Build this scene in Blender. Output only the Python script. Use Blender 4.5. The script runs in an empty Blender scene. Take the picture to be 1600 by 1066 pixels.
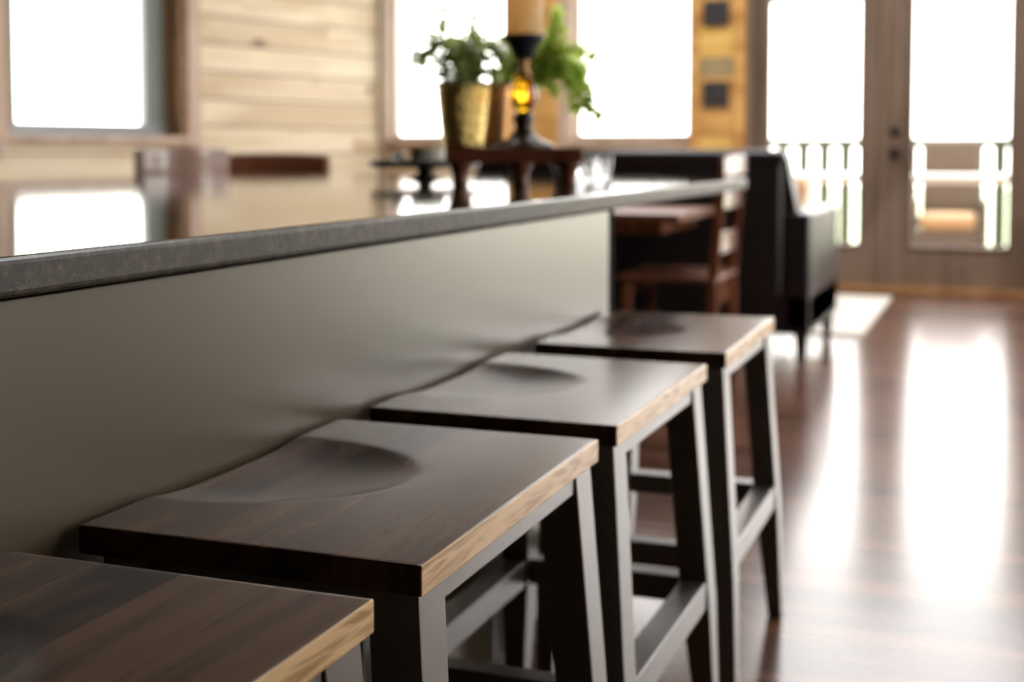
import bpy, bmesh, math, random
from mathutils import Vector, Matrix
R = math.radians
S = bpy.context.scene
C = S.collection

# ------------------------------------------------------------------ camera
YAW, PITCH = 20.6, 3.1
cam_d = bpy.data.cameras.new('camera')
cam = bpy.data.objects.new('camera', cam_d); C.objects.link(cam)
cam.location = (0, 0, 1.03)
cam.rotation_euler = (R(90 - PITCH), 0, R(YAW))
cam_d.sensor_width = 36; cam_d.lens = 46.35
cam_d.shift_y = -186 / 1600
cam_d.clip_start = .05; cam_d.clip_end = 300
cam_d.dof.use_dof = True
cam_d.dof.focus_distance = 1.22
cam_d.dof.aperture_fstop = 3.8
S.camera = cam

# ------------------------------------------------------------------ world
w = bpy.data.worlds.new('sky'); S.world = w; w.use_nodes = True
wn = w.node_tree.nodes; wl = w.node_tree.links
bg = wn['Background']; bg.inputs['Strength'].default_value = 6.5
tc = wn.new('ShaderNodeTexCoord'); sx = wn.new('ShaderNodeSeparateXYZ')
rp = wn.new('ShaderNodeValToRGB')
wl.new(tc.outputs['Generated'], sx.inputs[0]); wl.new(sx.outputs['Z'], rp.inputs[0])
rp.color_ramp.elements[0].position = 0.0; rp.color_ramp.elements[0].color = (1, .95, .865, 1)
rp.color_ramp.elements[1].position = .6; rp.color_ramp.elements[1].color = (.95, .96, 1, 1)
wl.new(rp.outputs[0], bg.inputs['Color'])
S.view_settings.view_transform = 'Standard'
S.view_settings.look = 'None'
S.view_settings.gamma = 1
S.view_settings.use_curve_mapping = False
S.view_settings.exposure = 0.6
S.cycles.max_bounces = 10; S.cycles.diffuse_bounces = 5; S.cycles.glossy_bounces = 5
S.cycles.transparent_max_bounces = 12
S.cycles.caustics_reflective = False; S.cycles.caustics_refractive = False
S.cycles.sample_clamp_indirect = 8
S.cycles.use_denoising = True

def portal(loc, rot, sx_, sy_):
    l = bpy.data.lights.new('daylight_portal', 'AREA'); l.shape = 'RECTANGLE'
    l.size = sx_; l.size_y = sy_; l.cycles.is_portal = True
    o = bpy.data.objects.new('daylight_portal', l); C.objects.link(o)
    o.location = loc; o.rotation_euler = rot
    return o

# ------------------------------------------------------------------ materials
def new_mat(name):
    m = bpy.data.materials.new(name); m.use_nodes = True
    nt = m.node_tree; return m, nt.nodes, nt.links, nt.nodes['Principled BSDF']

def flat(name, col, rough=.5, metal=0, coat=0, trans=0, noise=.12, nscale=20, bump=0, ior=1.5, spec=None, bdist=.002):
    m, n, l, b = new_mat(name)
    b.inputs['Roughness'].default_value = rough; b.inputs['Metallic'].default_value = metal
    b.inputs['Coat Weight'].default_value = coat; b.inputs['Coat Roughness'].default_value = .30; b.inputs['Transmission Weight'].default_value = trans
    b.inputs['IOR'].default_value = ior
    if spec is not None: b.inputs['Specular IOR Level'].default_value = spec
    t = n.new('ShaderNodeTexCoord'); nz = n.new('ShaderNodeTexNoise'); nz.inputs['Scale'].default_value = nscale
    nz.inputs['Detail'].default_value = 5
    l.new(t.outputs['Object'], nz.inputs[0])
    r = n.new('ShaderNodeValToRGB')
    r.color_ramp.elements[0].position = .3; r.color_ramp.elements[1].position = .7
    r.color_ramp.elements[0].color = (*[c * (1 - noise) for c in col], 1)
    r.color_ramp.elements[1].color = (*[min(1, c * (1 + noise)) for c in col], 1)
    l.new(nz.outputs[0], r.inputs[0]); l.new(r.outputs[0], b.inputs['Base Color'])
    if bump:
        bp = n.new('ShaderNodeBump'); bp.inputs['Strength'].default_value = bump; bp.inputs['Distance'].default_value = bdist
        l.new(nz.outputs[0], bp.inputs['Height']); l.new(bp.outputs[0], b.inputs['Normal'])
    return m

def wood(name, dark, light, axis='Y', rough=.4, scale=1.0, coat=0, plank=None, plank_axis='Z', knots=0, gap=.03,
         var=.25, bump=.15, spec=None, knotcol=(.12, .05, .02), ramp=(.5, 1.0), blen=None):
    """grain stretched along axis; plank = board width across plank_axis"""
    m, n, l, b = new_mat(name)
    b.inputs['Roughness'].default_value = rough; b.inputs['Coat Weight'].default_value = coat
    if spec is not None: b.inputs['Specular IOR Level'].default_value = spec
    t = n.new('ShaderNodeTexCoord'); mp = n.new('ShaderNodeMapping')
    sc = [26 * scale] * 3; sc['XYZ'.index(axis)] = 1.6 * scale
    mp.inputs['Scale'].default_value = sc
    src = t.outputs['Object']
    sep = n.new('ShaderNodeSeparateXYZ'); l.new(t.outputs['Object'], sep.inputs[0])
    bid = None
    if plank:
        dv = n.new('ShaderNodeMath'); dv.operation = 'DIVIDE'; dv.inputs[1].default_value = plank
        l.new(sep.outputs[plank_axis], dv.inputs[0])
        fl = n.new('ShaderNodeMath'); fl.operation = 'FLOOR'; l.new(dv.outputs[0], fl.inputs[0])
        fr = n.new('ShaderNodeMath'); fr.operation = 'FRACT'; l.new(dv.outputs[0], fr.inputs[0])
        wn_ = n.new('ShaderNodeTexWhiteNoise'); wn_.noise_dimensions = '1D'; l.new(fl.outputs[0], wn_.inputs['W'])
        bid = wn_.outputs['Value']
        # board ends along the grain
        off = n.new('ShaderNodeMath'); off.operation = 'MULTIPLY_ADD'; off.inputs[1].default_value = 7.3
        l.new(bid, off.inputs[0]); l.new(sep.outputs[axis], off.inputs[2])
        d2 = n.new('ShaderNodeMath'); d2.operation = 'DIVIDE'; d2.inputs[1].default_value = blen or max(.5, plank * 11)
        l.new(off.outputs[0], d2.inputs[0])
        f2 = n.new('ShaderNodeMath'); f2.operation = 'FLOOR'; l.new(d2.outputs[0], f2.inputs[0])
        cb = n.new('ShaderNodeCombineXYZ'); l.new(fl.outputs[0], cb.inputs[0]); l.new(f2.outputs[0], cb.inputs[1])
        w2 = n.new('ShaderNodeTexWhiteNoise'); w2.noise_dimensions = '2D'; l.new(cb.outputs[0], w2.inputs['Vector'])
        bid = w2.outputs['Value']
        ad = n.new('ShaderNodeVectorMath'); ad.operation = 'ADD'
        sc2 = n.new('ShaderNodeVectorMath'); sc2.operation = 'SCALE'; sc2.inputs['Scale'].default_value = 9
        l.new(w2.outputs['Color'], sc2.inputs[0]); l.new(t.outputs['Object'], ad.inputs[0]); l.new(sc2.outputs[0], ad.inputs[1])
        src = ad.outputs[0]
    l.new(src, mp.inputs[0])
    nz = n.new('ShaderNodeTexNoise'); nz.inputs['Scale'].default_value = 1; nz.inputs['Detail'].default_value = 8
    nz.inputs['Distortion'].default_value = .6
    l.new(mp.outputs[0], nz.inputs[0])
    mp2 = n.new('ShaderNodeMapping'); sc = [5 * scale] * 3; sc['XYZ'.index(axis)] = 1.3 * scale
    mp2.inputs['Scale'].default_value = sc; l.new(src, mp2.inputs[0])
    nb = n.new('ShaderNodeTexNoise'); nb.inputs['Scale'].default_value = 1; nb.inputs['Detail'].default_value = 3
    nb.inputs['Distortion'].default_value = 1.5
    l.new(mp2.outputs[0], nb.inputs[0])
    # cathedral rings from the broad noise
    ml = n.new('ShaderNodeMath'); ml.operation = 'MULTIPLY'; ml.inputs[1].default_value = 14; l.new(nb.outputs[0], ml.inputs[0])
    sn = n.new('ShaderNodeMath'); sn.operation = 'SINE'; l.new(ml.outputs[0], sn.inputs[0])
    m1 = n.new('ShaderNodeMath'); m1.operation = 'MULTIPLY_ADD'; m1.inputs[1].default_value = .10; l.new(sn.outputs[0], m1.inputs[0]); l.new(nz.outputs[0], m1.inputs[2])
    m2 = n.new('ShaderNodeMath'); m2.operation = 'MULTIPLY_ADD'; m2.inputs[1].default_value = .5; l.new(nb.outputs[0], m2.inputs[0]); l.new(m1.outputs[0], m2.inputs[2])
    last = m2.outputs[0]
    if bid is not None:
        m3 = n.new('ShaderNodeMath'); m3.operation = 'MULTIPLY_ADD'; m3.inputs[1].default_value = var; l.new(bid, m3.inputs[0]); l.new(last, m3.inputs[2])
        m4 = n.new('ShaderNodeMath'); m4.operation = 'SUBTRACT'; m4.inputs[1].default_value = var / 2; l.new(m3.outputs[0], m4.inputs[0]); last = m4.outputs[0]
    r = n.new('ShaderNodeValToRGB')
    r.color_ramp.elements[0].position = ramp[0]; r.color_ramp.elements[0].color = (*dark, 1)
    r.color_ramp.elements[1].position = ramp[1]; r.color_ramp.elements[1].color = (*light, 1)
    l.new(last, r.inputs[0]); col = r.outputs[0]
    if knots:
        mk = n.new('ShaderNodeMapping'); sk = [knots] * 3; sk['XYZ'.index(axis)] = knots * .55
        mk.inputs['Scale'].default_value = sk; l.new(src, mk.inputs[0])
        vo = n.new('ShaderNodeTexVoronoi'); vo.inputs['Scale'].default_value = 1; l.new(mk.outputs[0], vo.inputs['Vector'])
        rk = n.new('ShaderNodeValToRGB'); rk.color_ramp.elements[0].position = .05; rk.color_ramp.elements[1].position = .14
        rk.color_ramp.elements[0].color = (1, 1, 1, 1); rk.color_ramp.elements[1].color = (0, 0, 0, 1)
        l.new(vo.outputs['Distance'], rk.inputs[0])
        mx = n.new('ShaderNodeMix'); mx.data_type = 'RGBA'; l.new(rk.outputs[0], mx.inputs[0])
        l.new(col, mx.inputs[6]); mx.inputs[7].default_value = (*knotcol, 1); col = mx.outputs[2]
    if plank:
        # groove between boards
        r2 = n.new('ShaderNodeMath'); r2.operation = 'LESS_THAN'; r2.inputs[1].default_value = gap; l.new(fr.outputs[0], r2.inputs[0])
        mx = n.new('ShaderNodeMix'); mx.data_type = 'RGBA'; l.new(r2.outputs[0], mx.inputs[0]); l.new(col, mx.inputs[6])
        mx.inputs[7].default_value = (*[c * .35 for c in dark], 1); col = mx.outputs[2]
    l.new(col, b.inputs['Base Color'])
    if bump:
        bp = n.new('ShaderNodeBump'); bp.inputs['Strength'].default_value = bump; bp.inputs['Distance'].default_value = .001
        l.new(nz.outputs[0], bp.inputs['Height']); l.new(bp.outputs[0], b.inputs['Normal'])
    return m

def glass_pane(name, tint=(1, 1, 1)):
    m, n, l, b = new_mat(name)
    n.remove(b); out = n['Material Output']
    tr = n.new('ShaderNodeBsdfTransparent'); tr.inputs[0].default_value = (*tint, 1)
    gl = n.new('ShaderNodeBsdfGlossy'); gl.inputs['Roughness'].default_value = .02
    fr = n.new('ShaderNodeFresnel'); fr.inputs[0].default_value = 1.25
    mx = n.new('ShaderNodeMixShader'); l.new(fr.outputs[0], mx.inputs[0]); l.new(tr.outputs[0], mx.inputs[1]); l.new(gl.outputs[0], mx.inputs[2])
    l.new(mx.outputs[0], out.inputs[0]); return m

def granite(name):
    m, n, l, b = new_mat(name)
    t = n.new('ShaderNodeTexCoord')
    n1 = n.new('ShaderNodeTexNoise'); n1.inputs['Scale'].default_value = 70; n1.inputs['Detail'].default_value = 9; n1.inputs['Roughness'].default_value = .7
    n2 = n.new('ShaderNodeTexNoise'); n2.inputs['Scale'].default_value = 330; n2.inputs['Detail'].default_value = 3
    vo = n.new('ShaderNodeTexVoronoi'); vo.inputs['Scale'].default_value = 210
    for x in (n1, n2, vo): l.new(t.outputs['Object'], x.inputs['Vector'])
    r = n.new('ShaderNodeValToRGB'); e = r.color_ramp.elements
    e[0].position = .34; e[0].color = (.008, .006, .004, 1); e[1].position = .68; e[1].color = (.10, .070, .038, 1)
    x = e.new(.5); x.color = (.028, .021, .013, 1)
    mxx = n.new('ShaderNodeMath'); mxx.operation = 'MULTIPLY_ADD'; mxx.inputs[1].default_value = .35
    l.new(n2.outputs[0], mxx.inputs[0]); l.new(n1.outputs[0], mxx.inputs[2])
    sb = n.new('ShaderNodeMath'); sb.operation = 'SUBTRACT'; sb.inputs[1].default_value = .175; l.new(mxx.outputs[0], sb.inputs[0])
    l.new(sb.outputs[0], r.inputs[0])
    rk = n.new('ShaderNodeValToRGB'); rk.color_ramp.elements[0].position = .10; rk.color_ramp.elements[1].position = .17
    rk.color_ramp.elements[0].color = (1, 1, 1, 1); rk.color_ramp.elements[1].color = (0, 0, 0, 1)
    l.new(vo.outputs['Distance'], rk.inputs[0])
    th = n.new('ShaderNodeMath'); th.operation = 'GREATER_THAN'; th.inputs[1].default_value = .53; l.new(n2.outputs[0], th.inputs[0])
    mu = n.new('ShaderNodeMath'); mu.operation = 'MULTIPLY'; l.new(rk.outputs[0], mu.inputs[0]); l.new(th.outputs[0], mu.inputs[1])
    mx = n.new('ShaderNodeMix'); mx.data_type = 'RGBA'; l.new(mu.outputs[0], mx.inputs[0]); l.new(r.outputs[0], mx.inputs[6])
    mx.inputs[7].default_value = (.45, .36, .22, 1)
    l.new(mx.outputs[2], b.inputs['Base Color'])
    # top is polished, the cut edge is honed
    ge = n.new('ShaderNodeNewGeometry'); sp = n.new('ShaderNodeSeparateXYZ'); l.new(ge.outputs['Normal'], sp.inputs[0])
    mr = n.new('ShaderNodeMapRange'); l.new(sp.outputs['Z'], mr.inputs[0]); mr.inputs[1].default_value = .5; mr.inputs[2].default_value = .98
    mr.inputs[3].default_value = .5; mr.inputs[4].default_value = .035
    l.new(mr.outputs[0], b.inputs['Roughness'])
    b.inputs['IOR'].default_value = 1.5
    bp = n.new('ShaderNodeBump'); bp.inputs['Strength'].default_value = .06; bp.inputs['Distance'].default_value = .0006
    l.new(n2.outputs[0], bp.inputs['Height']); l.new(bp.outputs[0], b.inputs['Normal'])
    b.inputs['Coat Weight'].default_value = .0
    return m

def leafmat(name, col, trans):
    m = flat(name, col, .4, noise=.4, nscale=16)
    n = m.node_tree.nodes; l = m.node_tree.links; b = n['Principled BSDF']
    tr = n.new('ShaderNodeBsdfTranslucent'); tr.inputs[0].default_value = (*trans, 1)
    mx = n.new('ShaderNodeMixShader'); mx.inputs[0].default_value = .6
    l.new(b.outputs[0], mx.inputs[1]); l.new(tr.outputs[0], mx.inputs[2]); l.new(mx.outputs[0], n['Material Output'].inputs[0]); return m

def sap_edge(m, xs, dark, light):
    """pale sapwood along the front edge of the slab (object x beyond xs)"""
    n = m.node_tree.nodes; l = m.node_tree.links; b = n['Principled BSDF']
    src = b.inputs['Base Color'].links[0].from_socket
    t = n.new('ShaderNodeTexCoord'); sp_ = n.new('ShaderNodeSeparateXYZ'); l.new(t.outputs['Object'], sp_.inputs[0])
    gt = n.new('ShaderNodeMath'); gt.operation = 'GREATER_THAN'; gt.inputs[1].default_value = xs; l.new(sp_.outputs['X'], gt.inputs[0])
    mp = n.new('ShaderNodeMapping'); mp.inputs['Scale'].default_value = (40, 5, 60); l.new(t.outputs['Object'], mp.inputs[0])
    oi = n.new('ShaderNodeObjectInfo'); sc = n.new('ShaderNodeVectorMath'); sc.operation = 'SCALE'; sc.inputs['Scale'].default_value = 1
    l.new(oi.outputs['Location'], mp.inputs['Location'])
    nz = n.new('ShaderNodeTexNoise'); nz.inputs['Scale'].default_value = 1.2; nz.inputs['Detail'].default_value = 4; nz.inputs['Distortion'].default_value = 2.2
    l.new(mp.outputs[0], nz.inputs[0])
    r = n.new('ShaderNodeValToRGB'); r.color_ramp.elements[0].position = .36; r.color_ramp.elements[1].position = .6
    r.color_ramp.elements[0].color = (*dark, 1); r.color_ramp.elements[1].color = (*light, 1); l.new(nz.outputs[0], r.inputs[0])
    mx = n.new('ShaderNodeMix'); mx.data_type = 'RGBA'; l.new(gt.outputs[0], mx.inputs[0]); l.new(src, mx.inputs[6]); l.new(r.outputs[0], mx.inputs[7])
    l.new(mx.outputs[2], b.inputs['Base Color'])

M = dict(
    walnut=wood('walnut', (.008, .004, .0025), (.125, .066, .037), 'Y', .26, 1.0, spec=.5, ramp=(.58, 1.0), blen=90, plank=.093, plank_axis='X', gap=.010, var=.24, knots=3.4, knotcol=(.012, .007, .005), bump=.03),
    leg=flat('charcoal_paint', (.075, .060, .043), .40, nscale=60, noise=.04, spec=1.0, coat=1),
    granite=granite('granite'),
    panel=flat('taupe_paint', (.062, .042, .016), .36, nscale=160, noise=.04, bump=0, spec=.8, coat=.9),
    floor=wood('floor_boards', (.045, .016, .009), (.17, .075, .042), 'X', .20, .6, plank=.115, plank_axis='Y', gap=.03, var=.4, bump=.1),
    pine=wood('pine_planks', (.62, .46, .27), (.93, .80, .58), 'Y', .5, .35, plank=.20, plank_axis='Z', gap=.07, knots=2.4, var=.2, knotcol=(.22, .10, .05)),
    pine_x=wood('pine_planks_across', (.60, .40, .20), (.86, .68, .42), 'X', .5, .35, plank=.20, plank_axis='Z', gap=.035, knots=1.9, var=.15, knotcol=(.22, .10, .05)),
    golden=wood('golden_log', (.50, .24, .06), (.80, .46, .15), 'X', .45, .4, knots=2.4, knotcol=(.2, .08, .03)),
    yellow=wood('yellow_log', (.72, .42, .10), (.90, .60, .20), 'X', .45, .4),
    casing=wood('stained_casing', (.27, .12, .04), (.48, .25, .09), 'Z', .4, .5),
    pale_trim=wood('pale_trim', (.50, .36, .26), (.70, .54, .42), 'Z', .45, .5),
    door=wood('taupe_door', (.16, .105, .07), (.24, .165, .115), 'Z', .4, .5, bump=.05),
    sash=flat('sage_sash', (.30, .34, .30), .4),
    grey_sill=flat('grey_sill', (.42, .43, .43), .3),
    redwood=wood('red_brown_wood', (.085, .026, .012), (.24, .085, .036), 'Z', .22, .8, spec=.6, bump=.01),
    redwood_x=wood('red_brown_wood_across', (.085, .026, .012), (.24, .085, .036), 'X', .34, .8, spec=1.0, coat=.6, bump=.01),
    satin=wood('satin_table_wood', (.12, .04, .02), (.28, .11, .05), 'X', .42, .8, spec=1.0, bump=.01),
    riser=wood('cherry_riser', (.055, .014, .007), (.16, .045, .018), 'Y', .35, .8),
    leather=flat('black_leather', (.014, .012, .012), .32, nscale=90, bump=.3, noise=.3),
    darkfoot=flat('dark_foot', (.01, .008, .007), .4),
    gold=flat('hammered_gold', (.80, .60, .22), .24, metal=1, nscale=75, bump=1, noise=.2, bdist=.012),
    copper=flat('brown_copper', (.42, .22, .09), .35, metal=.7, nscale=40, bump=.3),
    iron=flat('blue_black_iron', (.012, .014, .022), .35, noise=.2),
    bronze=flat('dark_bronze', (.03, .018, .014), .3, metal=.3),
    wax=leafmat('tan_wax', (.84, .60, .34), (.95, .70, .40)),
    amber=flat('amber_glass', (.95, .48, .02), .03, trans=1, noise=.02),
    clear=flat('clear_glass', (.97, .99, 1), .02, trans=1, noise=.0),
    leaf=leafmat('green_leaf', (.36, .42, .20), (.66, .76, .34)), leaf2=leafmat('bright_leaf', (.40, .50, .16), (.78, .90, .26)),
    stem=flat('brown_stem', (.12, .07, .04), .6),
    soil=flat('soil', (.03, .02, .015), .9),
    rug=flat('cream_rug', (.62, .56, .48), .9, nscale=40, noise=.15, bump=.5),
    deck=wood('deck_boards', (.30, .22, .16), (.45, .36, .28), 'X', .6, .5, plank=.14, plank_axis='Y', gap=.05),
    rail=flat('dark_rail_paint', (.06, .075, .05), .5),
    wicker=flat('brown_wicker', (.10, .075, .055), .6, nscale=120, noise=.5, bump=.8),
    tan=flat('tan_cushion', (.38, .24, .13), .8, nscale=50),
    orange=flat('rust_cushion', (.42, .17, .05), .8, nscale=50),
    patio=flat('pale_tabletop', (.72, .73, .74), .25),
    lawn=flat('lawn', (.50, .55, .34), .9, nscale=1.2, noise=.3),
    ceiling=wood('ceiling_boards', (.10, .06, .03), (.20, .12, .06), 'Y', .6, .35, plank=.15, plank_axis='X'),
    darkwall=flat('dim_wall', (.06, .045, .035), .7),
    recess_shade=flat('shaded_recess', (.035, .03, .028), .6, noise=.3),  # dark tone for the shade in the hollows between log ends
    greyslate=flat('olive_slate', (.36, .27, .13), .6, noise=.2),
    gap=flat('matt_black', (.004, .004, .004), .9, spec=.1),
    black=flat('black_gap', (.012, .011, .010), .5),
    celadon=flat('grey_green_ceramic', (.36, .36, .29), .3, noise=.05),
    pane=glass_pane('window_glass'),
    metal=flat('dark_hardware', (.035, .030, .028), .3, metal=.8),
    steel=flat('steel_foot', (.4, .4, .4), .3, metal=1),
    candle_wick=flat('wick', (.02, .02, .02), .8),
)

M['panel'].node_tree.nodes['Principled BSDF'].inputs['Coat IOR'].default_value = 1.5
M['walnut'].node_tree.nodes['Principled BSDF'].inputs['IOR'].default_value = 1.32
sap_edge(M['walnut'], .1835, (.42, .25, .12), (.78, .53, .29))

# ------------------------------------------------------------------ mesh helpers
class MB:
    def __init__(s): s.bm = bmesh.new()
    def box(s, x0, x1, y0, y1, z0, z1, mat=None):
        r = bmesh.ops.create_cube(s.bm, size=1)
        m = Matrix.Translation(((x0 + x1) / 2, (y0 + y1) / 2, (z0 + z1) / 2)) @ Matrix.Diagonal((abs(x1 - x0), abs(y1 - y0), abs(z1 - z0), 1))
        if mat: m = mat @ m
        bmesh.ops.transform(s.bm, matrix=m, verts=r['verts']); return s
    def bar(s, a, b, wa, wb=None):
        """tapering bar from a to b, section wa=(x,y) at a and wb at b (sections level)"""
        wb = wb or wa; vs = []
        for p, wd in ((a, wa), (b, wb)):
            for sx_, sy_ in ((-1, -1), (1, -1), (1, 1), (-1, 1)):
                vs.append(s.bm.verts.new((p[0] + sx_ * wd[0] / 2, p[1] + sy_ * wd[1] / 2, p[2])))
        f = s.bm.faces
        f.new(vs[0:4]); f.new(vs[4:8])
        for i in range(4):
            j = (i + 1) % 4; f.new((vs[i], vs[j], vs[4 + j], vs[4 + i]))
        bmesh.ops.recalc_face_normals(s.bm, faces=s.bm.faces[:]); return s
    def lathe(s, prof, n=32, loc=(0, 0, 0)):
        rings = []
        for r, z in prof:
            if r < 1e-5: rings.append([s.bm.verts.new((loc[0], loc[1], loc[2] + z))])
            else: rings.append([s.bm.verts.new((loc[0] + r * math.cos(2 * math.pi * i / n), loc[1] + r * math.sin(2 * math.pi * i / n), loc[2] + z)) for i in range(n)])
        for a, b in zip(rings, rings[1:]):
            for i in range(n):
                j = (i + 1) % n
                if len(a) == 1 and len(b) == 1: continue
                if len(a) == 1: s.bm.faces.new((a[0], b[j], b[i]))
                elif len(b) == 1: s.bm.faces.new((a[i], a[j], b[0]))
                else: s.bm.faces.new((a[i], a[j], b[j], b[i]))
        bmesh.ops.recalc_face_normals(s.bm, faces=s.bm.faces[:]); return s
    def tube(s, pts, r, n=8, r1=None):
        pts = [Vector(p) for p in pts]; rings = []
        for k, p in enumerate(pts):
            d = (pts[min(k + 1, len(pts) - 1)] - pts[max(k - 1, 0)]).normalized()
            u = d.orthogonal().normalized(); v = d.cross(u)
            rr = r + ((r1 if r1 is not None else r) - r) * k / max(1, len(pts) - 1)
            rings.append([s.bm.verts.new(p + rr * (math.cos(2 * math.pi * i / n) * u + math.sin(2 * math.pi * i / n) * v)) for i in range(n)])
        for a, b in zip(rings, rings[1:]):
            # align rings
            best = min(range(n), key=lambda o: sum((a[i].co - b[(i + o) % n].co).length for i in range(0, n, 2)))
            for i in range(n):
                s.bm.faces.new((a[i], a[(i + 1) % n], b[(i + 1 + best) % n], b[(i + best) % n]))
        s.bm.faces.new(rings[0]); s.bm.faces.new(rings[-1])
        bmesh.ops.recalc_face_normals(s.bm, faces=s.bm.faces[:]); return s
    def poly(s, pts, z0, z1):
        a = [s.bm.verts.new((x, y, z0)) for x, y in pts]; b = [s.bm.verts.new((x, y, z1)) for x, y in pts]
        s.bm.faces.new(a); s.bm.faces.new(b)
        for i in range(len(pts)):
            j = (i + 1) % len(pts); s.bm.faces.new((a[i], a[j], b[j], b[i]))
        bmesh.ops.recalc_face_normals(s.bm, faces=s.bm.faces[:]); return s
    def build(s, name, mat, parent=None, bevel=0, smooth=False, subsurf=0, seg=2, label=None):
        me = bpy.data.meshes.new(name); s.bm.to_mesh(me); s.bm.free()
        o = bpy.data.objects.new(name, me); C.objects.link(o); me.materials.append(mat)
        if parent: o.parent = parent
        if smooth or bevel or subsurf:
            for p in me.polygons: p.use_smooth = smooth or bool(subsurf)
        if bevel:
            md = o.modifiers.new('bevel', 'BEVEL'); md.width = bevel; md.segments = seg; md.limit_method = 'ANGLE'; md.angle_limit = R(40)
            md.harden_normals = False
        if subsurf:
            md = o.modifiers.new('sub', 'SUBSURF'); md.levels = subsurf; md.render_levels = subsurf
        if label: o['label'] = label
        return o

def thing(name, label, cat, loc=(0, 0, 0), rz=0, group=None):
    o = bpy.data.objects.new(name, None); C.objects.link(o); o.empty_display_size = .1
    o.location = loc; o.rotation_euler = (0, 0, rz); return tag(o, label, cat, group)
def tag(o, label, cat, group=None):
    o['label'] = label; o['category'] = cat
    if group: o['group'] = group
    return o
def struct(o, label=None):
    o['kind'] = 'structure'
    if label: o['label'] = label
    return o
def copy_tree(o, parent=None):
    c = o.copy(); C.objects.link(c)
    if parent: c.parent = parent
    for ch in list(o.children): copy_tree(ch, c)
    return c

# ------------------------------------------------------------------ room shell
YF = 10.0                                    # inner face of the far wall
XR = 3.6
CZ = 5.8
CORN = Vector((-4.88, YF, 0))
DIR = Vector((-.2957, -.9553, 0))            # along the angled left wall, towards the camera
ANG = math.atan2(-DIR.x, -DIR.y)             # its tilt off the Y axis
T_END = 5.2
ENDP = CORN + DIR * T_END
struct(MB().box(-8.5, XR + .3, -3.3, YF + .3, -.12, 0).build('floor', M['floor']))
FILL_SKY = (-3.6, 2.2, 5.6, 8.8)  # unseen skylight, added to bring more daylight into the room
struct(MB().box(-8.5, XR + .3, -3.3, FILL_SKY[2], CZ, CZ + .12).box(-8.5, XR + .3, FILL_SKY[3], YF + .3, CZ, CZ + .12).box(-8.5, FILL_SKY[0], FILL_SKY[2], FILL_SKY[3], CZ, CZ + .12)
       .box(FILL_SKY[1], XR + .3, FILL_SKY[2], FILL_SKY[3], CZ, CZ + .12).build('ceiling', M['ceiling']))
mb = MB()
for x in (-3.57, -1.65, .25, 2.17): mb.box(x - .03, x + .03, FILL_SKY[2], FILL_SKY[3], CZ + .005, CZ + .2)
for y in (FILL_SKY[2] + .03, FILL_SKY[3] - .03): mb.box(FILL_SKY[0] + .06, FILL_SKY[1] - .06, y - .03, y + .03, CZ + .005, CZ + .2)
o = struct(mb.build('window_6', M['pale_trim']))
MB().box(FILL_SKY[0], FILL_SKY[1], FILL_SKY[2], FILL_SKY[3], CZ + .125, CZ + .131).build('pane', M['pane'], o)
portal(((FILL_SKY[0] + FILL_SKY[1]) / 2, (FILL_SKY[2] + FILL_SKY[3]) / 2, CZ + .22), (0, 0, 0), FILL_SKY[1] - FILL_SKY[0], FILL_SKY[3] - FILL_SKY[2])

def wall_run(length, openings, z1=CZ, thick=.3):
    """slab along local +Y from 0 to length, inner face at x=0, body on -x; openings (a,b,z0,z1)"""
    mb = MB(); a = 0
    for (o0, o1, q0, q1) in sorted(openings):
        if o0 > a: mb.box(-thick, 0, a, o0, 0, z1)
        if q0 > 0: mb.box(-thick, 0, o0, o1, 0, q0)
        if q1 < z1: mb.box(-thick, 0, o0, o1, q1, z1)
        a = o1
    if a < length: mb.box(-thick, 0, a, length, 0, z1)
    return mb

# far wall: openings in X
WIN2 = (-4.875, -3.80); WIN3 = (-3.26, -2.30); DOORS = (-1.80, .28); FILL_WIN4 = (.62, 3.2)  # window right of the doors is unseen, added to light the room
ZB, ZT, DT = 1.12, 3.0, 2.36
mb = MB(); a = -5.25
for (o0, o1, q0, q1) in ((*WIN2, ZB, ZT), (*WIN3, ZB, ZT), (*DOORS, 0, ZT), (*FILL_WIN4, .12, ZT)):
    mb.box(a, o0, YF, YF + .25, 0, CZ)
    if q0: mb.box(o0, o1, YF, YF + .25, 0, q0)
    mb.box(o0, o1, YF, YF + .25, q1, 3.2 if o0 > -4 else CZ); a = o1
    if o0 > -4: mb.box(o0, o1, YF, YF + .25, 4.3, CZ)
mb.box(a, XR + .3, YF, YF + .25, 0, CZ)
struct(mb.build('wall_far', M['pine_x']))

# angled left wall
W1A, W1B = 2.08, 3.49
lw = wall_run(T_END, [(W1A, W1B, 1.13, 2.9)]).build('wall_left', M['pine'])
lw.location = CORN; lw.rotation_euler = (0, 0, math.atan2(DIR.y, DIR.x) - R(90))
# local +Y -> DIR ; local -x must point outwards
struct(lw)
LW = Matrix.Translation(CORN) @ Matrix.Rotation(math.atan2(DIR.y, DIR.x) - R(90), 4, 'Z')
out_local = (LW.to_3x3() @ Vector((-1, 0, 0)))
if out_local.x > 0:      # flip so the body of the wall stands outside the room
    for v in lw.data.vertices: v.co.x = -v.co.x
    lw.data.flip_normals(); SGN = 1
else: SGN = -1
def lwx(d): return SGN * d          # d metres outwards in the wall's own frame
struct(MB().box(ENDP.x - .3, ENDP.x, -3.3, ENDP.y + .1, 0, CZ).build('wall_side', M['darkwall']))
mb = wall_run(YF + 3.3, [(5.7, 7.6, .3, 3.4), (11.0, 12.9, .5, 3.1)])
for v in mb.bm.verts: v.co.x = XR - v.co.x; v.co.y -= 3.3
bmesh.ops.reverse_faces(mb.bm, faces=mb.bm.faces[:])
struct(mb.build('wall_right', M['darkwall']))
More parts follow.
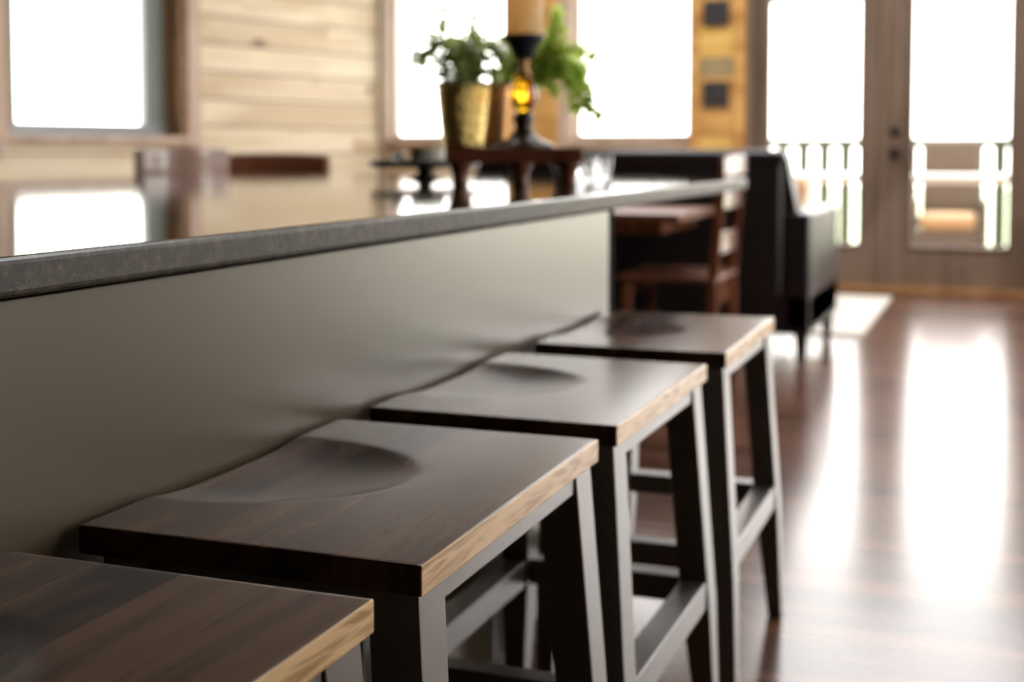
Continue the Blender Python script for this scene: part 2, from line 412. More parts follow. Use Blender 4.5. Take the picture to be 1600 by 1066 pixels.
struct(MB().box(ENDP.x, XR, -3.3, -3.0, 0, CZ).build('wall_back', M['darkwall']))

def left_part(mb, name, mat, parent=None, bevel=.004, kind=False):
    o = mb.build(name, mat, parent, bevel)
    if not parent: o.matrix_world = LW
    return o
def xb(mb, d0, d1, t0, t1, z0, z1):
    a, b = sorted((lwx(d0), lwx(d1))); return mb.box(a, b, t0, t1, z0, z1)
# window in the left wall: reveal, sill, sash, glass
w1 = left_part(xb(xb(xb(MB(), .005, .29, W1A, W1A + .03, 1.13, 2.9), .005, .29, W1B - .03, W1B, 1.13, 2.9), .005, .29, W1A, W1B, 2.87, 2.9), 'window_1', M['casing'])
struct(w1)
left_part(xb(MB(), -.03, .29, W1A - .06, W1B + .06, 1.085, 1.13), 'window_sill', M['pale_trim'], w1)
mb = MB(); xb(mb, .20, .28, W1A + .03, W1A + .20, 1.13, 2.87); xb(mb, .20, .28, W1B - .20, W1B - .03, 1.13, 2.87); xb(mb, .20, .28, W1A + .2, W1B - .2, 2.75, 2.87)
left_part(mb, 'sash', M['sash'], w1)
left_part(xb(MB(), .19, .285, W1A + .03, W1B - .03, 1.13, 1.215), 'sash_rail', M['grey_sill'], w1)
left_part(xb(MB(), .235, .241, W1A + .19, W1B - .19, 1.2, 2.76), 'pane', M['pane'], w1, 0)
mb = MB(); xb(mb, -.022, 0, W1A - .12, W1A - .004, 1.0, 2.98); xb(mb, -.022, 0, W1B + .004, W1B + .12, 1.0, 2.98); xb(mb, -.022, 0, W1A - .12, W1B + .12, 2.9, 3.0)
struct(left_part(mb, 'trim_1', M['pale_trim']))
# corner trim, dark strip where the pine wall meets the far windows
struct(left_part(xb(MB(), -.03, 0, .03, .11, 0, CZ), 'trim_2', wood('grey_brown_trim', (.24, .17, .10), (.38, .29, .19), 'Z', .45, .5)))

def far_window(num, x0, x1, z0, z1, mull=()):
    o = struct(MB().box(x0, x0 + .015, YF + .005, YF + .24, z0, z1).box(x1 - .015, x1, YF + .005, YF + .24, z0, z1).box(x0, x1, YF + .005, YF + .24, z1 - .015, z1)
               .build('window_%d' % num, M['pale_trim'], bevel=.004))
    MB().box(x0 - .05, x1 + .05, YF - .05, YF + .24, z0 - .04, z0).build('window_sill', M['pale_trim'], o, .006)
    mb = MB().box(x0 + .015, x0 + .04, YF + .1, YF + .16, z0, z1 - .015).box(x1 - .04, x1 - .015, YF + .1, YF + .16, z0, z1 - .015)
    mb.box(x0 + .04, x1 - .04, YF + .1, YF + .16, z0, z0 + .04).box(x0 + .04, x1 - .04, YF + .1, YF + .16, z1 - .04, z1 - .015)
    for m_ in mull: mb.box(m_ - .03, m_ + .03, YF + .1, YF + .16, z0 + .04, z1 - .04)
    mb.build('window_frame', M['pale_trim'], o, .004)
    MB().box(x0 + .035, x1 - .035, YF + .127, YF + .133, z0 + .015, z1 - .07).build('pane', M['pane'], o)
    return o
far_window(2, *WIN2, ZB, ZT); far_window(3, *WIN3, ZB, ZT); far_window(4, *FILL_WIN4, .12, ZT, (1.9,))
for num, wx in ((8, WIN3), (9, DOORS), (10, FILL_WIN4)): far_window(num, wx[0], wx[1], 3.2, 4.3)  # unseen clerestory row, added high up to brighten the room
# right wall windows, out of view, added to let in more daylight
o = struct(MB().box(XR + .005, XR + .29, 7.7, 7.74, .5, 3.1).box(XR + .005, XR + .29, 9.56, 9.6, .5, 3.1).box(XR + .005, XR + .29, 7.7, 9.6, 3.06, 3.1).build('window_5', M['pale_trim']))
MB().box(XR + .1, XR + .16, 8.6, 8.66, .5, 3.0).box(XR + .1, XR + .16, 7.74, 9.56, 3.0, 3.06).build('window_frame', M['pale_trim'], o)
MB().box(XR + .127, XR + .133, 7.74, 9.56, .5, 3.06).build('pane', M['pane'], o)

o = struct(MB().box(XR + .005, XR + .29, 2.4, 2.44, .3, 3.4).box(XR + .005, XR + .29, 4.26, 4.3, .3, 3.4).box(XR + .005, XR + .29, 2.44, 4.26, 3.36, 3.4).build('window_7', M['pale_trim']))  # nearer unseen window, added to light the faces turned right
MB().box(XR + .1, XR + .16, 3.32, 3.38, .3, 3.36).build('window_frame', M['pale_trim'], o)
MB().box(XR + .127, XR + .133, 2.44, 4.26, .3, 3.36).build('pane', M['pane'], o)

# golden wood post between windows 2 and 3, and the stacked log post beside the doors
struct(MB().box(-3.79, -3.36, YF - .07, YF - .002, 0, CZ).build('trim_3', M['golden'], bevel=.02))
struct(MB().box(-3.355, -3.262, YF - .04, YF - .002, 0, CZ).build('trim_4', M['pale_trim'], bevel=.006))
post = struct(MB().box(-2.285, -2.215, YF - .09, YF - .002, 0, CZ).box(-1.945, -1.865, YF - .09, YF - .002, 0, CZ).build('trim_5', M['golden'], bevel=.008))
zs = [(0, .50, 'golden'), (.50, .80, 'yellow'), (.80, 1.035, 'golden'), (1.035, 1.14, 'yellow'), (1.14, 1.35, 'golden'), (1.59, 1.73, 'greyslate'), (1.35, 1.59, 'golden'), (1.73, 1.99, 'yellow'), (1.99, 2.25, 'golden'), (2.25, 2.6, 'yellow'), (2.6, CZ, 'golden')]
for z0, z1, k in zs:
    MB().box(-2.213, -1.947, YF - .075, YF - .004, z0 + .002, z1 - .002).build('log_end', M[k], post, .006)
for z, lab in ((2.065, 'dark square standing for a shaded recess in the golden log post beside the glass doors, upper one'), (1.455, 'dark square standing for a shaded recess in the golden log post beside the glass doors, lower one')):
    o = MB().box(-.098, .098, -.022, 0, -.095, .095).build('log_recess', M['recess_shade'], bevel=.006)  # dark panel stands in for the shade in a hollow between log ends
    o.location = (-2.08, YF - .075, z); tag(o, lab, 'log recess', 'dark squares standing for recesses in the log post')

# french doors
fr = struct(MB().box(-1.862, -1.80, YF - .04, YF + .25, 0, ZT).box(.28, .36, YF - .04, YF + .25, 0, ZT).box(-1.80, .28, YF - .02, YF + .25, DT, DT + .12)
            .box(-1.862, .36, YF - .04, YF + .25, ZT, ZT + .08).build('trim_6', M['door'], bevel=.006))
MB().box(-1.8, .28, YF + .12, YF + .126, DT + .12, ZT).build('pane', M['pane'], fr)  # unseen transom glass, added above the doors for more daylight
struct(MB().box(-1.80, .28, YF - .06, YF + .25, 0, .03).build('trim_7', M['casing'], bevel=.004))
def door(num, x0, x1, p0, p1, handle=None):
    pz0, pz1 = .335, 2.14
    d = struct(MB().box(x0, p0, YF + .05, YF + .1, .03, DT - .01).box(p1, x1, YF + .05, YF + .1, .03, DT - .01)
               .box(p0, p1, YF + .05, YF + .1, .03, pz0).box(p0, p1, YF + .05, YF + .1, pz1, DT - .01).build('door_%d' % num, M['door'], bevel=.005))
    b = .02
    MB().box(p0 - b, p0, YF + .035, YF + .05, pz0 - b, pz1 + b).box(p1, p1 + b, YF + .035, YF + .05, pz0 - b, pz1 + b).box(p0, p1, YF + .035, YF + .05, pz0 - b, pz0)\
        .box(p0, p1, YF + .035, YF + .05, pz1, pz1 + b).build('glazing_bead', M['door'], d, .003)
    MB().box(p0, p1, YF + .073, YF + .078, pz0, pz1).build('pane', M['pane'], d)
    return d
d1 = door(1, -1.795, -.862, -1.69, -1.035)
d2 = door(2, -.855, .275, -.651, .003)
MB().box(-.885, -.832, YF + .02, YF + .05, .03, DT - .01).build('astragal', M['door'], d1, .006)
mb = MB()
hm = Matrix.Translation((-.775, YF + .048, 1.175)) @ Matrix.Rotation(R(90), 4, 'X')
mb.lathe([(0, 0), (.036, 0), (.036, .012), (.022, .022), (0, .022)], 24); bmesh.ops.transform(mb.bm, matrix=hm, verts=mb.bm.verts[:])
mb.build('deadbolt', M['metal'], d2, smooth=False)
mb = MB()
mb.lathe([(0, 0), (.038, 0), (.038, .012), (.014, .016), (.014, .05), (0, .05)], 24); bmesh.ops.transform(mb.bm, matrix=Matrix.Translation((-.775, YF + .048, 1.01)) @ Matrix.Rotation(R(90), 4, 'X'), verts=mb.bm.verts[:])
mb.tube([(-.775, YF - .002, 1.01), (-.72, YF - .006, 1.012), (-.67, YF - .004, 1.0)], .009)
mb.build('door_handle', M['metal'], d2)
struct(MB().box(-4.8, -2.3, YF - .02, YF, 0, .14).build('baseboard_far', M['pale_trim'], bevel=.005))

for (x0, x1, z0, z1) in ((*WIN2, ZB, ZT), (*WIN3, ZB, ZT), (*DOORS, .3, ZT), (*FILL_WIN4, .12, ZT), (WIN3[0], FILL_WIN4[1], 3.2, 4.3)):
    portal(((x0 + x1) / 2, YF + .27, (z0 + z1) / 2), (R(-90), 0, 0), x1 - x0, z1 - z0)
portal((XR + .32, 8.65, 1.8), (0, R(90), 0), 2.6, 1.9)
portal((XR + .32, 3.35, 1.85), (0, R(90), 0), 3.1, 1.9)
pc = LW @ Vector((lwx(.32), (W1A + W1B) / 2, 2.0))
po = portal(pc, (0, 0, 0), 1.8, W1B - W1A)
inw = LW.to_3x3() @ Vector((-SGN, 0, 0))
po.rotation_euler = inw.to_track_quat('-Z', 'Y').to_euler(); po.data.size = 1.8; po.data.size_y = 1.8

# ------------------------------------------------------------------ outdoors
struct(MB().box(-60, 60, YF + .3, 150, -3.1, -3.0).build('lawn', M['lawn']))
struct(MB().box(-7, 5, YF + .26, 14.2, -.16, -.04).build('deck', M['deck']))
t = thing('deck_railing', 'dark painted deck railing with balusters, seen through the glass doors', 'railing', (0, 13.4, -.04))
MB().box(-5.5, 3.5, -.06, .06, 1.10, 1.19).build('top_rail', M['rail'], t, .008)
MB().box(-5.5, 3.5, -.03, .03, .10, .16).build('bottom_rail', M['rail'], t, .005)
bal = None
for i in range(44):
    x = -5.4 + i * .205
    if bal is None:
        bal = MB().box(-.06, .06, -.02, .02, .16, 1.12).build('baluster', M['rail'], t); bal.location = (x, 0, 0)
    else:
        b = bal.copy(); C.objects.link(b); b.parent = t; b.location = (x, 0, 0)
for x in (-5.5, -2.5, .45, 3.5):
    MB().box(x - .05, x + .05, -.05, .05, 0, 1.22).build('post', M['rail'], t, .005)

# patio table and chair
t = thing('patio_table', 'long pale patio table out on the deck behind the glass doors', 'table', (-.75, 11.7, -.04))
MB().box(-1.0, 1.1, -.33, .33, .80, .87).build('table_top', M['patio'], t, .01)
for x in (-.9, 1.0):
    for y in (-.26, .26): MB().box(x - .03, x + .03, y - .03, y + .03, 0, .80).build('leg', M['patio'], t, .004)
t = thing('patio_chair', 'brown woven patio chair with tan seat cushion on the deck', 'chair', (-.50, 12.75, -.04))
mb = MB().box(-.26, .26, .22, .29, .42, 1.17)
mb.build('backrest', M['wicker'], t, .03)
MB().box(-.28, .28, -.28, .28, .20, .33).build('seat', M['wicker'], t, .02)
MB().box(-.255, .255, -.27, .2, .335, .50).build('cushion', M['tan'], t, .06, seg=4)
for sx_ in (-1, 1):
    MB().box(sx_ * .31 - .03, sx_ * .31 + .03, -.28, .28, .20, .62).build('armrest', M['wicker'], t, .02)
    for y in (-.24, .24): MB().box(sx_ * .25 - .025, sx_ * .25 + .025, y - .025, y + .025, 0, .20).build('leg', M['wicker'], t)

# ------------------------------------------------------------------ island
PX = -.862
isl = thing('kitchen_island', 'long taupe painted kitchen island base under the stone countertop', 'kitchen island', (0, 0, 0))
MB().box(-2.75, PX - .02, -1.2, 2.93, .10, .892).build('body', M['panel'], isl)
MB().box(PX - .02, PX, -1.2, 2.93, .10, .892).build('side_panel', M['panel'], isl, .001)
MB().box(-2.75, PX - .0, 2.931, 2.975, .10, .896).build('end_panel', M['gap'], isl, .002, label='dark end panel')
MB().box(-2.70, PX - .05, -1.15, 2.90, 0, .10).build('toe_kick', M['black'], isl, label='dark recessed toe kick')
MB().box(-2.74, PX - .006, -1.19, 2.95, .8925, .897).build('shadow_strip', M['gap'], isl, label='thin black strip painted as the shadow gap under the stone')  # black strip stands in for the shadow line below the countertop
MB().box(-2.35, -2.15, 4.5, 4.7, 0, .896).build('support_post', M['panel'], isl, .006)

pts = [(-3.0, -1.3), (-.835, -1.3)]
cx, cy, rr = -.835 - .09, 4.50, .09
for k in range(9):
    a = R(k * 10); pts.append((cx + rr * math.cos(a), cy + rr * math.sin(a)))
pts += [(-1.20, 5.02), (-1.45, 5.18), (-1.8, 5.25), (-3.0, 5.25)]
ct = MB().poly(pts, .897, .935).build('countertop', M['granite'], bevel=.007, seg=3)
tag(ct, 'polished dark granite countertop running along the kitchen island', 'countertop')

# ------------------------------------------------------------------ stools
SW, SL, ST, SZ = .370, .548, .0285, .662    # depth (x), length (y), thickness, top height
def seat_mesh(bot=False):
    """slab whose top is dished: a D shaped scoop open to the rear (-x)"""
    bm = bmesh.new(); nx, ny = 56, 80; top = []; low = []
    def dish(x, y):
        ex = (x - (-SW / 2 + .01)) / .222; ey = y / .158
        r = math.sqrt(ex * ex + ey * ey)
        return -.018 * (1 - r ** 3.6) * (.45 + .55 * min(1, max(0, ex) / .45) ** .8) if r < 1 else 0
    for i in range(nx + 1):
        rt = []; rl = []
        for j in range(ny + 1):
            x = -SW / 2 + SW * i / nx; y = -SL / 2 + SL * j / ny
            z = dish(x, y)
            rt.append(bm.verts.new((x, y, z))); rl.append(bm.verts.new((x, y, -ST)))
        top.append(rt); low.append(rl)
    for i in range(nx):
        for j in range(ny):
            f = bm.faces.new((top[i][j], top[i + 1][j], top[i + 1][j + 1], top[i][j + 1])); f.smooth = True
            bm.faces.new((low[i][j], low[i][j + 1], low[i + 1][j + 1], low[i + 1][j]))
    for i in range(nx):
        bm.faces.new((top[i][0], low[i][0], low[i + 1][0], top[i + 1][0])); bm.faces.new((top[i][ny], top[i + 1][ny], low[i + 1][ny], low[i][ny]))
    for j in range(ny):
        bm.faces.new((top[0][j], top[0][j + 1], low[0][j + 1], low[0][j])); bm.faces.new((top[nx][j], low[nx][j], low[nx][j + 1], top[nx][j + 1]))
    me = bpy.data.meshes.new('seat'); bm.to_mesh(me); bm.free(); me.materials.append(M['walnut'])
    return me
def make_stool():
    t = thing('bar_stool', '', 'stool', (0, 0, 0), 0, 'walnut bar stools along the island')
    s = bpy.data.objects.new('seat', seat_mesh()); C.objects.link(s); s.parent = t; s.location = (0, 0, SZ)
    md = s.modifiers.new('bevel', 'BEVEL'); md.width = .0016; md.segments = 2; md.limit_method = 'ANGLE'; md.angle_limit = R(60)
    zt = SZ - ST
    tx, ty = SW / 2 - .034, SL / 2 - .040      # leg centres under the seat
    bx, by = tx + .045, ty + .035              # at the floor
    def at(z, sd=1):
        k = (zt - z) / zt
        return (tx + (bx - tx) * k if sd > 0 else .138 + .024 * k), ty + (by - ty) * k
    for sx_ in (-1, 1):
        for sy_ in (-1, 1):
            x, y = at(.25, sx_); x0 = at(zt, sx_)[0]; x1 = at(0, sx_)[0]
            mb = MB().bar((sx_ * x0, sy_ * ty, zt), (sx_ * x, sy_ * y, .25), (.052, .060), (.050, .056))
            mb.bar((sx_ * x, sy_ * y, .25), (sx_ * x1, sy_ * by, 0), (.050, .056), (.030, .034))
            l = mb.build('leg', M['leg'], t, .002)
    for sy_ in (-1, 1):
        MB().box(-.138 + .027, tx - .027, sy_ * ty - .014, sy_ * ty + .014, zt - .042, zt - .0005).build('apron', M['leg'], t, .0015)
        x, y = at(.275); xi = at(.275, -1)[0]
        MB().box(-xi + .0255, x - .0255, sy_ * y - .019, sy_ * y + .019, .252, .297).build('stretcher', M['leg'], t, .002)
    for sx_ in (-1, 1):
        xa = sx_ * (at(zt, sx_)[0] + .012)
        MB().box(xa - .012, xa + .012, -ty + .031, ty - .031, zt - .026, zt - .0005).build('apron', M['leg'], t, .0015)
        x, y = at(.275, sx_)
        MB().box(sx_ * x - .022, sx_ * x + .022, -y + .029, y - .029, .250, .297).build('stretcher', M['leg'], t, .002)
    return t
stools = [
    (.684, 0.0, 'walnut bar stool nearest the camera, cut off by the lower left corner'),
    (1.322, 0.3, 'walnut bar stool in sharp focus with a scooped seat, second from the camera'),
    (1.958, -.3, 'walnut bar stool with shiny scooped seat, between the focused stool and the farthest one'),
    (2.640, 0.4, 'farthest walnut bar stool, its seat pale with window glare by the island end'),
]
st0 = make_stool()
for i, (y, a, lab) in enumerate(stools):
    o = st0 if i == 0 else copy_tree(st0)
    o.location = (-.666, y, 0); o.rotation_euler = (0, 0, R(a)); o['label'] = lab
    if i == 3: o.location.x = -.660

# ------------------------------------------------------------------ chairs
def make_chair(name, label, top=1.02, rail_h=.085, loc=(0, 0, 0), rz=0, group=None, W=.21):
    """ladder-back chair, faces local -y (back on +y side)"""
    t = thing(name, label, 'chair', loc, rz, group)
    for s_ in (-1, 1):
        mb = MB().bar((s_ * W, .20, 0), (s_ * W, .19, .46), (.036, .040), (.040, .046)).bar((s_ * W, .19, .46), (s_ * W, .235, top - .02), (.040, .046), (.032, .030))
        mb.build('back_post', M['redwood'], t, .005)
        MB().bar((s_ * W, -.19, 0), (s_ * W, -.19, .445), (.032, .032), (.042, .042)).build('leg', M['redwood'], t, .004)
        MB().box(s_ * W - .011, s_ * W + .011, -.17, .17, .20, .235).build('stretcher', M['redwood'], t, .003)
    MB().box(-W - .025, W + .025, -.235, .215, .462, .49).build('seat', M['satin'], t, .012, seg=3)
    MB().box(-W + .02, W - .02, -.205, -.180, .40, .46).build('apron', M['redwood'], t, .002)
    MB().box(-W + .02, W - .02, .165, .185, .35, .46).build('apron', M['redwood'], t, .002)
    slats = [(top - rail_h, top), (.78, .85), (.585, .68)]
    if top > 1.03 or rail_h > .09: slats = [(top - rail_h, top), (.74, .80), (.60, .66)]
    for k, (z0, z1) in enumerate(slats):
        bm = bmesh.new(); n_ = 14; vs = []
        wd = W + .03 if k == 0 else W - .018
        yb = .19 + (.235 - .19) * ((z0 + z1) / 2 - .46) / (top - .48)
        for i in range(n_ + 1):
            u = -1 + 2 * i / n_; x = u * wd; y = yb + (.035 * (1 - u * u) if k == 0 else .02 * (1 - u * u))
            dz = .012 * (1 - u * u) if k == 0 else 0
            vs.append([bm.verts.new(p) for p in ((x, y - .011, z0), (x, y + .011, z0), (x, y + .011, z1 + dz), (x, y - .011, z1 + dz))])
        for a_, b_ in zip(vs, vs[1:]):
            for q in range(4): bm.faces.new((a_[q], a_[(q + 1) % 4], b_[(q + 1) % 4], b_[q]))
        bm.faces.new(vs[0]); bm.faces.new(vs[-1]); bmesh.ops.recalc_face_normals(bm, faces=bm.faces[:])
        mb = MB(); mb.bm.free(); mb.bm = bm
        mb.build('top_rail' if k == 0 else 'slat', M['redwood_x'], t, .004)
    return t
# chair at the side table, seen side on: its back is to the right (+x)
make_chair('dining_chair', 'reddish brown ladder-back wooden chair at the square table, beside the sofa', 1.00, .075, (-1.37, 5.80, 0), R(-90))
make_chair('dining_chair', 'wooden chair behind the island whose pale shiny top rail shows left of centre', 1.035, .125, (-3.69, 5.13, 0), R(-113), 'chairs beyond the far side of the island')
make_chair('dining_chair', 'wooden chair behind the island showing only a dark brown top rail against the pine wall', 1.00, .125, (-3.62, 6.0, 0), R(22), 'chairs beyond the far side of the island', W=.27)

# square pedestal table behind the island end
t = thing('pedestal_table', 'square reddish wooden table on a black pedestal behind the island end', 'table', (-1.87, 5.78, 0))
MB().box(-.56, .56, -.35, .35, .735, .770).build('table_top', M['satin'], t, .006)
MB().box(-.50, .50, -.30, .30, .675, .735).build('apron', M['redwood'], t, .004)
MB().box(-.055, .055, -.055, .055, .06, .675).build('pedestal', M['black'], t, .006)
t.children[-1].location = (.05, -.12, 0)
MB().box(-.25, .24, -.20, -.04, 0, .06).box(-.03, .13, -.34, .30, 0, .0595).build('base', M['black'], t, .01)

# ------------------------------------------------------------------ sofa
t = thing('sofa', 'black leather sofa with its back to the island, facing the far windows', 'sofa', (-.87, 6.34, 0))
L, D = 1.85, 1.08
def soft(mb, name, mat, par, bev=.04, seg=4, label=None):
    o = mb.build(name, mat, par, bev, smooth=True, seg=seg, label=label); return o
MB().box(-L, 0, 0, D, .15, .34).build('base', M['leather'], t, .012)
mb = MB().bar((-L / 2, .09, .30), (-L / 2, .06, 1.0), (L - .24, .18), (L - .24, .14)); soft(mb, 'backrest', M['leather'], t, .05)
soft(MB().box(-L + .1, -.12, -.01, .20, .955, 1.035), 'top_roll', M['leather'], t, .038)
for x in (-.125, -L): soft(MB().box(x, x + .125, .0, D, .16, .735), 'armrest', M['leather'], t, .02)
for x0, x1 in ((-L + .13, -L / 2 - .005), (-L / 2 + .005, -.13)):
    soft(MB().box(x0, x1, .2, D - .01, .345, .49), 'seat_cushion', M['leather'], t, .05)
    soft(MB().box(x0, x1, .17, .36, .495, .93), 'back_cushion', M['leather'], t, .06)
for x in (-.045, -L + .045):
    for y in (.06, D - .06): MB().bar((x, y, .15), (x, y, 0), (.06, .06), (.035, .035)).build('foot', M['darkfoot'], t)
# wedge between backrest and arm: flat wing panel
mb = MB(); a = [(-.065, .735), (-.125, .735), (-.125, .995), (-.115, .995), (-.095, .88)]
v0 = [mb.bm.verts.new((x, .02, z)) for x, z in a]; v1 = [mb.bm.verts.new((x, .16, z)) for x, z in a]
mb.bm.faces.new(v0); mb.bm.faces.new(v1)
for i in range(5): mb.bm.faces.new((v0[i], v0[(i + 1) % 5], v1[(i + 1) % 5], v1[i]))
bmesh.ops.recalc_face_normals(mb.bm, faces=mb.bm.faces[:]); mb.build('wing', M['leather'], t, .015)
o = MB().box(-.2, .2, -.07, .07, -.2, .2).build('throw_pillow', M['orange'], bevel=.06, seg=4, smooth=True)
o.location = (-1.15, 7.0, .70); o.rotation_euler = (R(12), R(5), R(70)); tag(o, 'rust coloured throw pillow by the right arm of the black sofa', 'pillow')

o = MB().box(-3.6, -.74, 7.46, 9.5, 0, .014).build('area_rug', M['rug'], bevel=.004)
tag(o, 'cream area rug on the wooden floor between the sofa and the glass doors', 'rug')

# ------------------------------------------------------------------ things on the counter
CT = .935
RX, RY = -1.30, 3.46
t = thing('wooden_riser', 'small reddish brown wooden riser bench standing on the granite countertop', 'riser', (RX, RY, CT), R(YAW + 2))
MB().box(-.184, .184, -.17, .17, .062, .103).build('top_board', M['riser'], t, .003)
for x, y in ((-.145, -.13), (.018, -.13), (.148, -.13), (-.145, .13), (.148, .13)):
    mb = MB().lathe([(0, 0), (.021, 0), (.022, .008), (.021, .024), (.025, .040), (.033, .053), (.034, .062), (0, .062)], 20, (x, y, 0))
    mb.build('leg', M['riser'], t, smooth=True)
RT = CT + .103

def pot(name, label, cat, loc, r0, r1, h, mat, thick=.004, foot=True):
    t = thing(name, label, cat, loc)
    prof = [(0, 0), (r0, 0), (r0 + .002, .004)]
    for k in range(1, 9): prof.append((r0 + (r1 - r0) * (k / 8) ** .9, h * k / 8))
    prof += [(r1 - thick, h), (r1 - thick - .003, h * .8), (0, h * .8)]
    MB().lathe(prof, 40).build('pot', mat, t, smooth=True)
    return t
def leaf_mesh(bm, base, d, up, ln, wd):
    """serrated leaf folded a little along its rib"""
    d = d.normalized(); sd = d.cross(up).normalized(); n_ = sd.cross(d).normalized()
    pts = [(0, 0), (.12, .55), (.22, .38), (.38, 1.0), (.48, .62), (.62, .85), (.72, .42), (.84, .48), (1, 0)]
    mid = [bm.verts.new(base + d * ln * p + n_ * (-.18 * ln * p * p)) for p, _ in pts]
    for sgn in (-1, 1):
        ed = [bm.verts.new(base + d * ln * (p + .05 * (q > .5)) + sd * sgn * wd * q + n_ * (.18 * wd * q - .18 * ln * p * p)) for p, q in pts]
        for k in range(len(pts) - 1):
            a_, b_, c_, e_ = mid[k], mid[k + 1], ed[k + 1], ed[k]
            try:
                if k == 0: bm.faces.new((a_, b_, c_))
                elif k == len(pts) - 2: bm.faces.new((a_, b_, e_))
                else: bm.faces.new((a_, b_, c_, e_))
            except ValueError: pass
def foliage(t, sprigs, mat, rnd, ln=.03, wd=.011, per=3):
    """sprigs: list of point lists in the thing's own frame"""
    for pts in sprigs:
        pts = [Vector(p) for p in pts]
        # resample
        path = []
        for a_, b_ in zip(pts, pts[1:]):
            m_ = max(2, int((b_ - a_).length / .012))
            for k in range(m_): path.append(a_.lerp(b_, k / m_))
        path.append(pts[-1])
        s_ = MB().tube(path, .0016, 6, .0008).build('stem', M['stem'], t)
        bm = bmesh.new()
        for k in range(len(path)):
            if k < 2: continue
            tg = (path[min(k + 1, len(path) - 1)] - path[k - 1]).normalized()
            for q in range(per):
                az = rnd.uniform(0, 2 * math.pi)
                o_ = tg.orthogonal().normalized(); o_.rotate(Matrix.Rotation(az, 3, tg).to_quaternion())
                d = (tg * rnd.uniform(.3, .9) + o_).normalized(); d.z += rnd.uniform(-.15, .25)
                leaf_mesh(bm, path[k], d, Vector((rnd.uniform(-.5, .5), rnd.uniform(-.5, .5), 1)), ln * rnd.uniform(.7, 1.25), wd * rnd.uniform(.8, 1.3))
        leaf_mesh(bm, path[-1], (path[-1] - path[-2]), Vector((0, .3, 1)), ln, wd)
        mb = MB(); mb.bm.free(); mb.bm = bm; o = mb.build('leaves', mat, s_)
# camera-right / into-scene directions on the counter
c_, s__ = math.cos(R(YAW)), math.sin(R(YAW))
def off(r, f_): return (r * c_ - f_ * s__, r * s__ + f_ * c_)      # metres right of / beyond a point, as seen
def P(loc, r, f_, z): x, y = off(r, f_); return (x, y, z)
rnd = random.Random(5)
def gl(u, dep):      # counter point given by its bearing and distance along the view axis
    r = (u - 800) / 2060 * dep; return (r * c_ - dep * s__, r * s__ + dep * c_)
x, y = gl(724, 3.64)
tp = pot('potted_plant', 'hammered gold pot with trailing serrated leaves on the wooden riser', 'plant', (x, y, RT), .056, .074, .172, M['gold'])
MB().lathe([(0, .125), (.064, .125), (.064, .138), (0, .138)], 30).build('soil', M['soil'], tp)
def sp(*a): return [P(None, r, f_, z) for r, f_, z in a]
foliage(tp, [
    sp((0, 0, .14), (-.02, 0, .24), (-.06, 0, .285), (-.12, -.01, .262)),
    sp((0, 0, .14), (-.01, .02, .26), (-.04, .03, .30), (-.09, .03, .295)),
    sp((-.05, 0, .14), (-.052, 0, .25), (-.06, .01, .33), (-.055, 0, .43)),
    sp((.01, 0, .14), (.02, 0, .26), (.03, 0, .34)),
    sp((.02, 0, .14), (.04, 0, .26), (.08, -.01, .28), (.11, -.01, .25)),
    sp((.02, .02, .14), (.03, .03, .25), (.06, .04, .30), (.11, .05, .29)),
    sp((-.02, .02, .14), (0, .05, .26), (.02, .08, .29), (.05, .1, .27)),
    sp((.01, -.02, .14), (-.01, -.03, .25), (.0, -.05, .29), (.04, -.06, .27)),
    sp((-.03, 0, .14), (-.06, .02, .22), (-.09, .02, .25), (-.13, .02, .245)),
    sp((.03, 0, .14), (.05, .02, .22), (.08, .02, .235), (.09, .0, .20)),
    sp((0, .03, .14), (-.03, .04, .23), (-.01, .04, .27), (.04, .03, .26)),
], M['leaf'], rnd, .038, .012, 5)
x, y = gl(775, 3.80)
tq = pot('potted_plant', 'brown copper pot behind the candle holder, its bright foliage trailing out to the right', 'plant', (x, y, RT), .052, .066, .185, M['copper'])
MB().lathe([(0, .150), (.058, .150), (.058, .156), (0, .156)], 30).build('soil', M['soil'], tq)
def sq(*a): return [P(None, 0, 0, .15), P(None, .04, .02, .24)] + [P(None, r + .175, f_ + .02, z) for r, f_, z in a]
rnd = random.Random(9)
foliage(tq, [
    sq((-.03, -.02, .27), (.02, -.02, .29), (.07, -.03, .28), (.10, -.03, .27)),
    sq((-.02, 0, .26), (.03, 0, .26), (.07, 0, .22), (.08, 0, .15), (.10, 0, .12)),
    sq((-.02, 0, .23), (.02, -.02, .23), (.045, -.03, .17), (.055, -.03, .12)),
    sq((-.04, .01, .28), (-.02, .02, .32), (0, .02, .36)),
    sq((-.03, 0, .22), (.04, .01, .22), (.08, .01, .18), (.10, .0, .13), (.135, 0, .10)),
    sq((-.02, 0, .25), (.0, .0, .33), (.01, .02, .39)),
    sq((-.05, -.01, .20), (-.03, -.02, .22), (.0, -.02, .17)),
    sq((-.02, .02, .20), (.03, .03, .24), (.08, .03, .235)),
], M['leaf2'], rnd, .038, .013, 5)
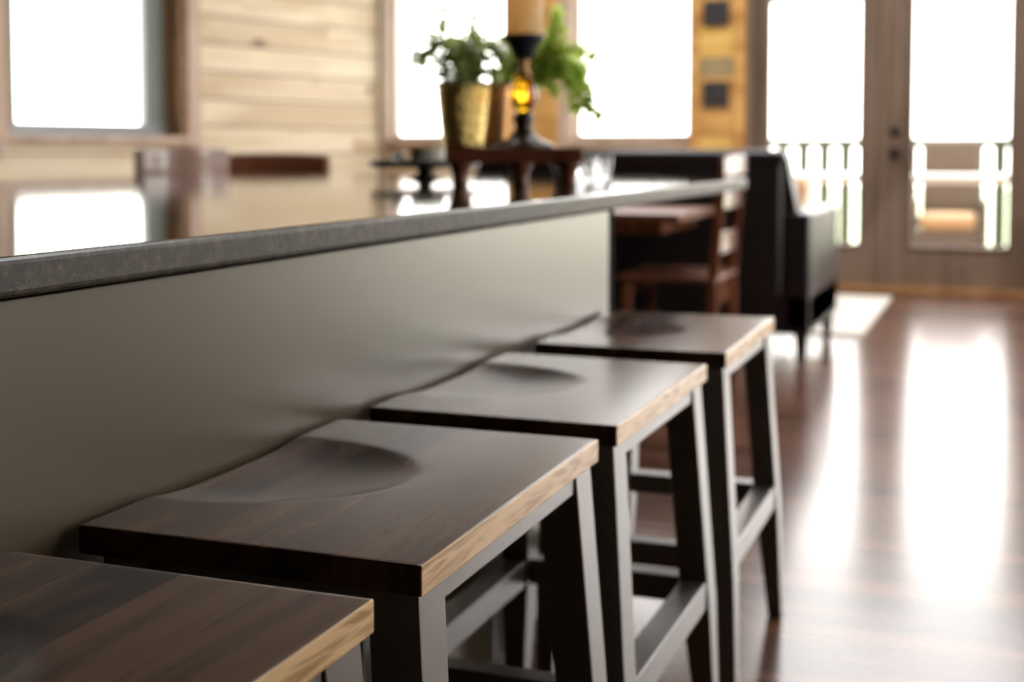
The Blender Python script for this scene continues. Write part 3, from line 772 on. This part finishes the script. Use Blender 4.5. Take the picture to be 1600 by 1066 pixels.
# candle holder
x, y = gl(818, 3.62)
t = thing('candle_holder', 'tall candle holder with amber glass ball and dark turned base on the riser', 'candle holder', (x, y, RT))
MB().lathe([(0, 0), (.086, 0), (.088, .005), (.075, .012), (.050, .022), (.032, .036), (.024, .055), (.026, .068), (.030, .078), (.026, .090), (.019, .098), (0, .098)], 40).build('base', M['bronze'], t, smooth=True)
MB().lathe([(0, .098), (.018, .098), (.030, .110), (.037, .130), (.039, .150), (.035, .172), (.024, .192), (.018, .200), (0, .200)], 40).build('glass_ball', M['amber'], t, smooth=True)
MB().lathe([(0, .200), (.017, .200), (.021, .207), (.012, .216), (.014, .232), (.020, .240), (0, .240)], 32).build('stem', M['copper'], t, smooth=True)
MB().lathe([(0, .240), (.020, .240), (.030, .252), (.040, .275), (.056, .294), (.060, .300), (.060, .306), (0, .306)], 40).build('cup', M['iron'], t, smooth=True)
o = MB().lathe([(0, 0), (.051, 0), (.0525, .004), (.0525, .150), (.049, .155), (.02, .152), (0, .150)], 40).build('pillar_candle', M['wax'], smooth=True)
o.location = (x, y, RT + .3065); tag(o, 'thick tan pillar candle standing in the tall candle holder', 'candle')
MB().tube([(0, 0, .15), (0, 0, .163)], .0012, 6).build('wick', M['candle_wick'], o)

# tray stand left of the riser
x, y = gl(664, 4.35)
t = thing('footed_tray', 'dark round footed tray on the countertop left of the wooden riser', 'tray', (x, y, CT))
MB().lathe([(0, .040), (.170, .040), (.182, .046), (.184, .062), (.178, .064), (.172, .056), (0, .056)], 48).build('plate', M['darkfoot'], t, smooth=False)
MB().lathe([(0, 0), (.050, 0), (.048, .006), (.028, .014), (.022, .028), (.026, .034), (.034, .040), (0, .040)], 32).build('foot', M['black'], t, smooth=True)
x2, y2 = gl(668, 4.33)
o = MB().lathe([(0, 0), (.050, 0), (.055, .004), (.058, .048), (.054, .048), (.052, .008), (0, .008)], 40).build('ceramic_bowl', M['celadon'], smooth=False)
o.location = (x2, y2, CT + .0563); tag(o, 'low grey green ceramic bowl on the dark footed tray', 'bowl')
x2, y2 = gl(622, 4.32)
o = MB().lathe([(0, 0), (.016, 0), (.020, .006), (.021, .035), (.0195, .035), (.0185, .007), (0, .004)], 28).build('votive_glass', M['clear'], smooth=True)
o.location = (x2, y2, CT + .0563); tag(o, 'tiny clear votive glass at the left edge of the footed tray', 'glass')
x2, y2 = gl(679, 4.45)
# drinking glasses right of the riser
for k, (u_, d_, lab) in enumerate(((912, 4.25, 'clear drinking glass on the countertop just right of the riser'), (940, 4.55, 'clear drinking glass on the countertop farther right, in front of the sofa back'))):
    x2, y2 = gl(u_, d_)
    tg_ = MB().lathe([(0, 0), (.028, 0), (.030, .003), (.037, .072), (.0355, .072), (.029, .008), (0, .006)], 36).build('drinking_glass', M['clear'], smooth=True)
    tg_.location = (x2, y2, CT + .0003); tag(tg_, lab, 'glass', 'drinking glasses on the counter')
